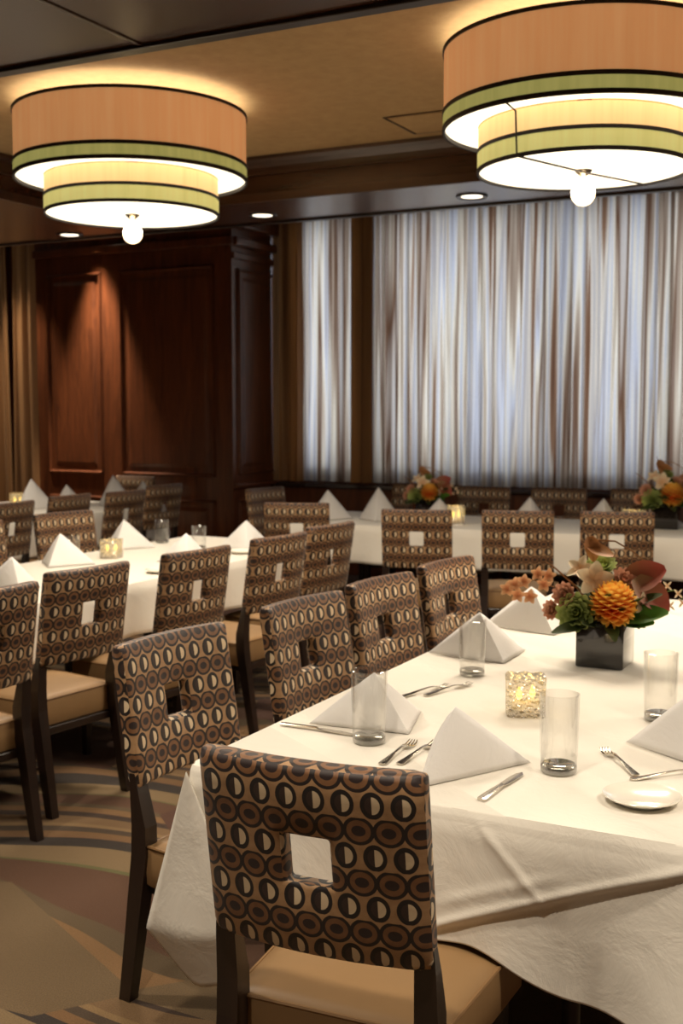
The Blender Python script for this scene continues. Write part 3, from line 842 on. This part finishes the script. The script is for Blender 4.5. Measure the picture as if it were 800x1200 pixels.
napkin(-3.80, 8.05, 15, 'distant pyramid napkin on the window table left of the small flower arrangement', gn3, 1.1, 1.45)
napkin(-3.33, 8.12, 25, 'distant pyramid napkin on the window table tucked beside the candle', gn3, 1.0, 1.15)
napkin(-2.67, 8.24, 25, 'distant pyramid napkin standing between two chairs under the windows', gn3, 1.0, 1.3)
napkin(-2.16, 8.36, 25, 'distant pyramid napkin on the window table left of the right hand candle', gn3, 1.0, 1.3)
gn4 = 'pyramid napkins on the back left table'
napkin(-6.85, 7.65, 15, 'distant pyramid napkin beside the yellow candle on the back left table', gn4, 1.2, 1.35)
napkin(-6.75, 7.98, 15, 'distant low pyramid napkin on the back left table above a chair', gn4, 1.0, 1.2)
napkin(-6.42, 8.2, 15, 'distant tall pyramid napkin on the back left table above the hanging white cloth', gn4, 1.15, 1.5)
napkin(-6.25, 8.4, 40, 'distant pyramid napkin rightmost on the back left table, partly behind a chair', gn4, .9, 1.5)

# ------------------------------------------------------------------ glasses
def make_glass(label, r, h):
    t_ = thing('drinking_glass', label, 'glass', (0, 0, ZTB))
    bm = bmesh.new(); lathe(bm, [(r * .90, .012), (r * .95, h * .4), (r, h), (r - .0025, h + .001), (r - .0035, h), (r * .92 - .002, h * .4), (r * .86, .016)], 40)
    link_mesh('glass_wall', bm, M['glass'], t_, True, 60)
    bm = bmesh.new(); lathe(bm, [(0, .0015), (r * .82, .0015), (r * .9, .005), (r * .9, .017), (r * .8, .022), (0, .018)], 40)
    link_mesh('glass_base', bm, M['glass_base'], t_, True, 60)
    index_kids(t_); return t_
ggr = 'highball glasses on the front table'
tall = make_glass('tall clear glass on the front table between the candle and the knife', .046, .185); tall.location = (-.765, 2.60, ZTB + .004); tall['group'] = ggr
dup(tall, (-1.262, 2.622, ZTB + .004), 0, 'tall clear glass in front of the leftmost napkin on the front table', ggr)
dup(tall, (-1.30, 3.45, ZTB + .004), 0, 'tall clear glass farther back at the left side of the front table', ggr, (.95, .95, .95))
dup(tall, (-.655, 3.17, ZTB + .004), 0, 'tall clear glass in front of the right side of the black vase', ggr)
dup(tall, (-4.3, 5.12, ZTB + .004), 0, 'blurred clear glass by the chair backs on the left table', 'glasses on the left table', (.95, .95, .75))
dup(tall, (-3.98, 5.90, ZTB + .004), 0, 'blurred clear glass behind the greyish napkin on the left table', 'glasses on the left table', (1, 1, .75))
dup(tall, (-4.36, 6.05, ZTB + .004), 0, 'blurred clear glass by the candle end of the left table', 'glasses on the left table', (1, 1, .8))

# ------------------------------------------------------------------ candles
def make_candle(label):
    t_ = thing('votive_candle', label, 'candle', (0, 0, ZTB))
    bm = bmesh.new(); s = .052; h = .105
    # square tumbler with wall thickness and rippled faces
    N = 64; prof = [(1.0, .0), (1.0, .02), (1.0, .05), (1.02, .08), (1.03, h), (.9, h), (.88, .05), (.86, .014)]
    rings = []
    for k_, z_ in prof:
        ring_ = []
        for i in range(N):
            an = 2 * PI * i / N; c_, s2 = math.cos(an), math.sin(an)
            rr = s / (abs(c_) ** 7 + abs(s2) ** 7) ** (1 / 7)
            rr *= k_ * (1 + .025 * math.sin(an * 16 + z_ * 150))
            ring_.append(bm.verts.new((rr * c_, rr * s2, z_ + .002 * math.sin(an * 9) * (z_ > .1))))
        rings.append(ring_)
    for a_, b_ in zip(rings, rings[1:]):
        for i in range(N): bm.faces.new((a_[i], a_[(i + 1) % N], b_[(i + 1) % N], b_[i]))
    bm.faces.new(list(reversed(rings[0]))); bm.faces.new(rings[-1])
    link_mesh('glass_holder', bm, M['votive'], t_, True, 60)
    for dx, dy in ((-.018, -.012), (.02, .014)):
        bm = bmesh.new(); lathe(bm, [(0, .016), (.019, .016), (.019, .034), (.015, .037), (0, .035)], 24, dx, dy); wx = link_mesh('tea_light', bm, M['wax'], t_, True)
        bm = bmesh.new(); lathe(bm, [(0, .04), (.007, .047), (.0085, .056), (.005, .068), (0, .080)], 12, dx, dy); link_mesh('flame', bm, M['flame'], wx, True)
    l = bpy.data.lights.new('candle_glow', 'POINT'); l.energy = .16; l.color = (1, .66, .28); l.shadow_soft_size = .02
    o = bpy.data.objects.new('candle_glow', l); COL.objects.link(o); o.parent = t_; o.location = (0, 0, .085)
    index_kids(t_); return t_
gc = 'glass votive candles'
cd = make_candle('rippled square glass candle holder with yellow flames on the front table'); cd.location = (-1.0, 3.07, ZTB + .0045); cd.rotation_euler = (0, 0, R(22)); cd['group'] = gc
dup(cd, (-4.17, 5.30, ZTB + .0045), R(10), 'glowing yellow candle holder on the left table', gc)
dup(cd, (-7.1, 7.75, ZTB + .0045), R(10), 'distant yellow candle holder on the back left table', gc, (1, 1, 1.1))
dup(cd, (-3.16, 8.02, ZTB + .0045), R(30), 'yellow candle holder at the left of the window table beside the small flowers', gc, (1.15, 1.15, 1.3))
dup(cd, (-1.93, 8.30, ZTB + .0045), R(30), 'yellow candle holder on the window table near the right picture edge', gc, (1.3, 1.3, 1.25))

# ------------------------------------------------------------------ plates
def make_plate(label, r=.083):
    bm = bmesh.new(); lathe(bm, [(0, .004), (r * .5, .004), (r * .55, 0), (r * .62, 0), (r * .66, .004), (r * .97, .015), (r, .018), (r * .985, .0195), (r * .9, .017), (r * .72, .0085), (0, .0075)], 56)
    return tag(link_mesh('bread_plate', bm, M['china'], None, True, 60), label, 'plate')
pl = make_plate('round white bread plate at the front edge of the front table'); pl.location = (-.545, 2.475, ZTB + .0045); pl['group'] = 'white bread plates'
for x, y, lab in ((-3.56, 4.93, 'white bread plate on the left table beside its greyish napkin'), (-3.62, 5.82, 'white bread plate at the far right corner of the left table')):
    o = pl.copy(); COL.objects.link(o); o.location = (x, y, ZTB + .0045); o['label'] = lab

# ------------------------------------------------------------------ cutlery
def ribbon(bm, pts, th=.0022):
    """flat bar: pts = (s, half width, z)"""
    top, bot = [], []
    for s, w_, z_ in pts:
        top.append((bm.verts.new((-w_, s, z_ + th)), bm.verts.new((0, s, z_ + th * 1.5)), bm.verts.new((w_, s, z_ + th))))
        bot.append((bm.verts.new((-w_, s, z_)), bm.verts.new((0, s, z_)), bm.verts.new((w_, s, z_))))
    for i in range(len(pts) - 1):
        for k in (0, 1):
            bm.faces.new((top[i][k], top[i][k + 1], top[i + 1][k + 1], top[i + 1][k])); bm.faces.new((bot[i][k], bot[i + 1][k], bot[i + 1][k + 1], bot[i][k + 1]))
        bm.faces.new((top[i][0], top[i + 1][0], bot[i + 1][0], bot[i][0])); bm.faces.new((top[i][2], bot[i][2], bot[i + 1][2], top[i + 1][2]))
    for i in (0, -1):
        bm.faces.new((top[i][0], top[i][1], top[i][2], bot[i][2], bot[i][1], bot[i][0]))
def make_fork(label):
    t_ = thing('fork', label, 'fork', (0, 0, ZTB))
    bm = bmesh.new(); ribbon(bm, [(-.10, .006, .001), (-.095, .0105, .001), (-.06, .008, .003), (-.02, .0045, .007), (.02, .0035, .010), (.04, .005, .009), (.05, .0125, .006), (.062, .0135, .003)])
    bmesh.ops.recalc_face_normals(bm, faces=bm.faces); link_mesh('handle', bm, M['steel'], t_, True, 60)
    for k in range(4):
        bm = bmesh.new(); x = -.0112 + k * .00747
        tube(bm, [(x, .060, .0045), (x, .078, .002), (x, .094, .004), (x * .9, .105, .009)], [.0024, .0022, .002, .001], 6); link_mesh('tine', bm, M['steel'], t_, True)
    index_kids(t_); return t_
def make_knife(label):
    t_ = thing('table_knife', label, 'knife', (0, 0, ZTB))
    bm = bmesh.new(); ribbon(bm, [(-.11, .007, 0), (-.105, .0105, 0), (-.06, .0095, .001), (-.01, .0065, .002), (0, .0055, .002)], .005); bmesh.ops.recalc_face_normals(bm, faces=bm.faces); link_mesh('handle', bm, M['steel'], t_, True, 60)
    bm = bmesh.new(); ribbon(bm, [(0, .006, .003), (.01, .009, .003), (.07, .0105, .002), (.1, .009, .001), (.115, .001, .001)], .0016); bmesh.ops.recalc_face_normals(bm, faces=bm.faces); link_mesh('blade', bm, M['steel'], t_, True, 60)
    index_kids(t_); return t_
def along(a_, b_):   # rotation that turns local +Y from a_ to b_
    return math.atan2(-(b_[0] - a_[0]), b_[1] - a_[1])
kf = make_knife('steel knife lying before the tall glass at the near edge of the front table')
kf.location = (-.845, 2.435, ZTB + .005); kf.rotation_euler = (0, 0, along((-.853, 2.327), (-.83, 2.617))); kf['group'] = 'steel knives'
dup(kf, (-1.43, 2.66, ZTB + .005), along((-1.52, 2.657), (-1.35, 2.651)), 'steel knife left of the leftmost napkin on the front table', 'steel knives')
fk = make_fork('steel fork directly behind the nearest chair back on the front table, left of the pair')
gf = 'steel forks on the front table'
fk.location = (-1.155, 2.56, ZTB + .005); fk.rotation_euler = (0, 0, R(2)); fk['group'] = gf
dup(fk, (-1.11, 2.58, ZTB + .005), R(-3), 'steel fork directly behind the nearest chair back on the front table, right of the pair', gf)
dup(fk, (-1.345, 3.17, ZTB + .005), along((-1.388, 3.15), (-1.32, 3.333)), 'steel fork behind the leftmost napkin of the front table, near side', gf)
dup(fk, (-1.29, 3.22, ZTB + .005), along((-1.32, 3.1), (-1.26, 3.27)), 'steel fork behind the leftmost napkin of the front table, beside the short glass', gf)
dup(fk, (-.655, 2.73, ZTB + .005), along((-.59, 2.65), (-.71, 2.82)), 'steel fork behind the bread plate, pointing left', gf)
dup(fk, (-.53, 2.685, ZTB + .005), along((-.60, 2.66), (-.50, 2.76)), 'steel fork behind the bread plate, pointing right', gf)

# ------------------------------------------------------------------ flowers
def petal(bm, uvl, base, d, up, ln, wd, curl=.3, n=5):
    d = Vector(d).normalized(); up = Vector(up); up = (up - d * up.dot(d))
    if up.length < 1e-4: up = d.orthogonal()
    up.normalize(); s = d.cross(up); rows = []
    for i in range(n + 1):
        v = i / n; w_ = wd * math.sin(PI * (v * .86 + .1)) ** .8 * .5
        c = Vector(base) + d * ln * v + up * curl * ln * v * v
        rows.append([(bm.verts.new(c - s * w_ + up * w_ * .35), 0, v), (bm.verts.new(c - up * w_ * .08), .5, v), (bm.verts.new(c + s * w_ + up * w_ * .35), 1, v)])
    for a_, b_ in zip(rows, rows[1:]):
        for k in (0, 1):
            q = (a_[k], a_[k + 1], b_[k + 1], b_[k]); f_ = bm.faces.new([z_[0] for z_ in q])
            for l, z_ in zip(f_.loops, q): l[uvl].uv = (z_[1], z_[2])
def newp():
    bm = bmesh.new(); return bm, bm.loops.layers.uv.new('UVMap')
def fib(n):
    for i in range(n):
        y = 1 - 2 * (i + .5) / n; r_ = math.sqrt(1 - y * y); a_ = i * 2.39996
        yield Vector((r_ * math.cos(a_), r_ * math.sin(a_), y))
def pompon(parent, name, c, r_, mat, n=130, pl_=.42, front=None):
    bm, uvl = newp(); c = Vector(c)
    for d in fib(n):
        petal(bm, uvl, c + d * r_ * .55, d + Vector((0, 0, .1)), Vector((0, 0, 1)) if abs(d.z) < .9 else Vector((1, 0, 0)), r_ * .5, r_ * pl_, .25, 4)
    bmesh.ops.create_icosphere(bm, subdivisions=2, radius=r_ * .6, matrix=Matrix.Translation(c))
    return link_mesh(name, bm, mat, parent, True, 180)
def rosette(parent, name, c, axis, r_, mat, layers=5):
    bm, uvl = newp(); ax = Vector(axis).normalized(); s1 = ax.orthogonal().normalized(); s2 = ax.cross(s1)
    for k in range(layers):
        n = 5 + k * 2; tilt = R(15 + 62 * k / (layers - 1)); ln = r_ * (.5 + .5 * k / (layers - 1))
        for i in range(n):
            a_ = 2 * PI * i / n + k * .6; side_ = s1 * math.cos(a_) + s2 * math.sin(a_)
            d = ax * math.cos(tilt) + side_ * math.sin(tilt)
            petal(bm, uvl, Vector(c) - ax * r_ * .3, d, ax - side_ * .5, ln * 1.1, ln * .75, .3, 5)
    return link_mesh(name, bm, mat, parent, True, 180)
def star(parent, name, c, axis, r_, mat, n=5, wd=.6):
    bm, uvl = newp(); ax = Vector(axis).normalized(); s1 = ax.orthogonal().normalized(); s2 = ax.cross(s1)
    for i in range(n):
        a_ = 2 * PI * i / n; d = (s1 * math.cos(a_) + s2 * math.sin(a_)) + ax * .35
        petal(bm, uvl, c, d, ax, r_, r_ * wd, -.15, 6)
    return link_mesh(name, bm, mat, parent, True, 180)
def leaf(parent, name, base, d, up, ln, wd, mat, curl=.1):
    bm, uvl = newp(); petal(bm, uvl, base, d, up, ln, wd, curl, 10); return link_mesh(name, bm, mat, parent, True, 180)
def twig(parent, pts, r0, mat=None, name='twig'):
    bm = bmesh.new(); n = len(pts); tube(bm, pts, [r0 * (1 - .6 * i / (n - 1)) for i in range(n)], 6); return link_mesh(name, bm, mat or M['twig'], parent, True)

def arrangement(x, y, label, rz, full=True, s=1.0):
    """local axes: +x right in the picture, -y towards the viewer"""
    t_ = thing('flower_arrangement', label, 'flowers', (x, y, ZTB + .0045), rz, 'flower arrangements in black cube vases')
    h = .078; H_ = .15
    # cube vase (kept parallel to the table): built turned back by -rz
    bm = bmesh.new(); box(bm, -h, h, -h, h, 0, H_, .006, 3)
    tf = [f_ for f_ in bm.faces if f_.normal.z > .9 and f_.calc_center_median().z > H_ - .001]
    r_ = bmesh.ops.inset_region(bm, faces=tf, thickness=.006); bmesh.ops.translate(bm, verts=list({v for f_ in tf for v in f_.verts}), vec=(0, 0, -.03))
    vz = link_mesh('vase', bm, M['black_glass'], t_, True, 40); vz.rotation_euler = (0, 0, -rz)
    rnd = random.Random(int(x * 100))
    # underlying dark foliage
    bm, uvl = newp()
    for d in fib(60):
        if d.z < -.35: continue
        petal(bm, uvl, Vector((0, 0, H_ + .0)) + d * .03, d + Vector((0, 0, .2)), (0, 0, 1), rnd.uniform(.09, .15), .05, rnd.uniform(-.3, .2), 5)
    link_mesh('foliage', bm, M['dark_leaf'], t_, True, 180)
    pompon(t_, 'dahlia_bloom', (.008, -.08, H_ + .062), .076, M['dahlia'], 120, .56)
    rosette(t_, 'green_bloom', (-.105, -.055, H_ + .03), (-.35, -.85, .25), .066, M['green_petal'])
    rosette(t_, 'green_bloom', (-.012, .03, H_ + .17), (-.1, -.5, .8), .052, M['green_petal'])
    star(t_, 'cream_bloom', (-.045, -.04, H_ + .135), (-.1, -.9, .3), .062, M['cream_petal'], 5, .75)
    star(t_, 'cream_bloom', (-.085, .0, H_ + .165), (-.4, -.6, .6), .05, M['cream_petal'], 5, .6)
    star(t_, 'cream_bloom', (.10, -.06, H_ + .06), (.5, -.8, .2), .04, M['cream_petal'], 5, .55)
    rosette(t_, 'dusty_bloom', (-.14, -.03, H_ + .085), (-.5, -.7, .3), .042, M['dusty_petal'], 4)
    rosette(t_, 'dusty_bloom', (-.175, -.0, H_ + .03), (-.7, -.7, .1), .035, M['dusty_petal'], 4)
    rosette(t_, 'dusty_bloom', (.055, -.01, H_ + .13), (.2, -.7, .6), .045, M['dusty_petal'], 4)
    # burgundy leaves upper right
    for (b_, d, ln, wd) in (((.05, 0, H_ + .11), (.9, -.1, .35), .15, .11), ((.09, -.02, H_ + .14), (.6, -.3, -.75), .15, .10), ((.06, .02, H_ + .10), (.7, .2, .1), .13, .09)):
        leaf(t_, 'burgundy_leaf', b_, d, (0, -.8, .6), ln, wd, M['red_leaf'])
    for (b_, d, ln, wd) in (((.03, -.06, H_ + .01), (.95, -.35, .12), .16, .085), ((.05, -.07, H_ + .0), (.8, -.6, .0), .10, .07)):
        leaf(t_, 'green_leaf', b_, d, (0, -.6, .8), ln, wd, M['green_leaf'])
    for (b_, d, ln, wd) in (((-.06, -.06, H_ - .0), (-.9, -.4, -.25), .15, .05), ((-.04, -.07, H_ - .01), (-.6, -.7, .1), .10, .055), ((.07, -.03, H_ + .05), (.8, -.5, .3), .12, .05)):
        leaf(t_, 'dark_leaf', b_, d, (0, -.5, .8), ln, wd, M['dark_leaf'])
    leaf(t_, 'dry_leaf', (-.07, .02, H_ + .25), (.75, -.2, -.55), (0, -.7, .7), .10, .05, M['dry_leaf'], .35)
    leaf(t_, 'dry_leaf', (-.055, .02, H_ + .27), (.2, -.3, -.8), (0, -.7, .7), .08, .055, M['dry_leaf'], -.3)
    # twigs
    twig(t_, [(-.02, .0, H_), (-.09, .0, H_ + .10), (-.17, 0, H_ + .17), (-.20, 0, H_ + .19)], .005)
    twig(t_, [(0, .0, H_), (-.03, .02, H_ + .16), (-.05, .02, H_ + .25), (-.07, .02, H_ + .29)], .004)
    twig(t_, [(-.05, .02, H_ + .26), (.03, .02, H_ + .255), (.09, .02, H_ + .22), (.15, 0, H_ + .17)], .004)
    if full:
        tw = twig(t_, [(-.05, -.01, H_ + .02), (-.15, -.01, H_ + .10), (-.24, -.01, H_ + .13), (-.31, 0, H_ + .10)], .003)
        for (dx, dz) in ((-.19, .145), (-.225, .15), (-.205, .115), (-.27, .125), (-.30, .115), (-.29, .08), (-.25, .075), (-.325, .10)):
            star(tw, 'blossom', (dx, -.015, H_ + dz), (-.1, -.9, .2), .026, M['orchid'], 5, .7)
    tw = twig(t_, [(.08, 0, H_ + .03), (.16, -.02, H_ + .09), (.22, -.02, H_ + .10), (.27, -.02, H_ + .04)], .0035, M['green_petal'])
    for (dx, dz) in ((.15, .10), (.19, .115), (.225, .09), (.20, .05), (.24, .06)):
        star(tw, 'blossom', (dx, -.03, H_ + dz), (.2, -.9, .2), .02, M['cream_petal'], 4, .4)
    if s != 1: t_.scale = (s, s, s)
    return t_
arrangement(-.968, 3.80, 'flowers with a big orange dahlia in a black cube vase on the front table', R(25), True, 1.0)
arrangement(-3.55, 8.42, 'small distant flower arrangement at the left of the window table', R(25), False, .95)
arrangement(-1.72, 8.42, 'distant flower arrangement cut by the right picture edge on the window table', R(25), False, 1.15)
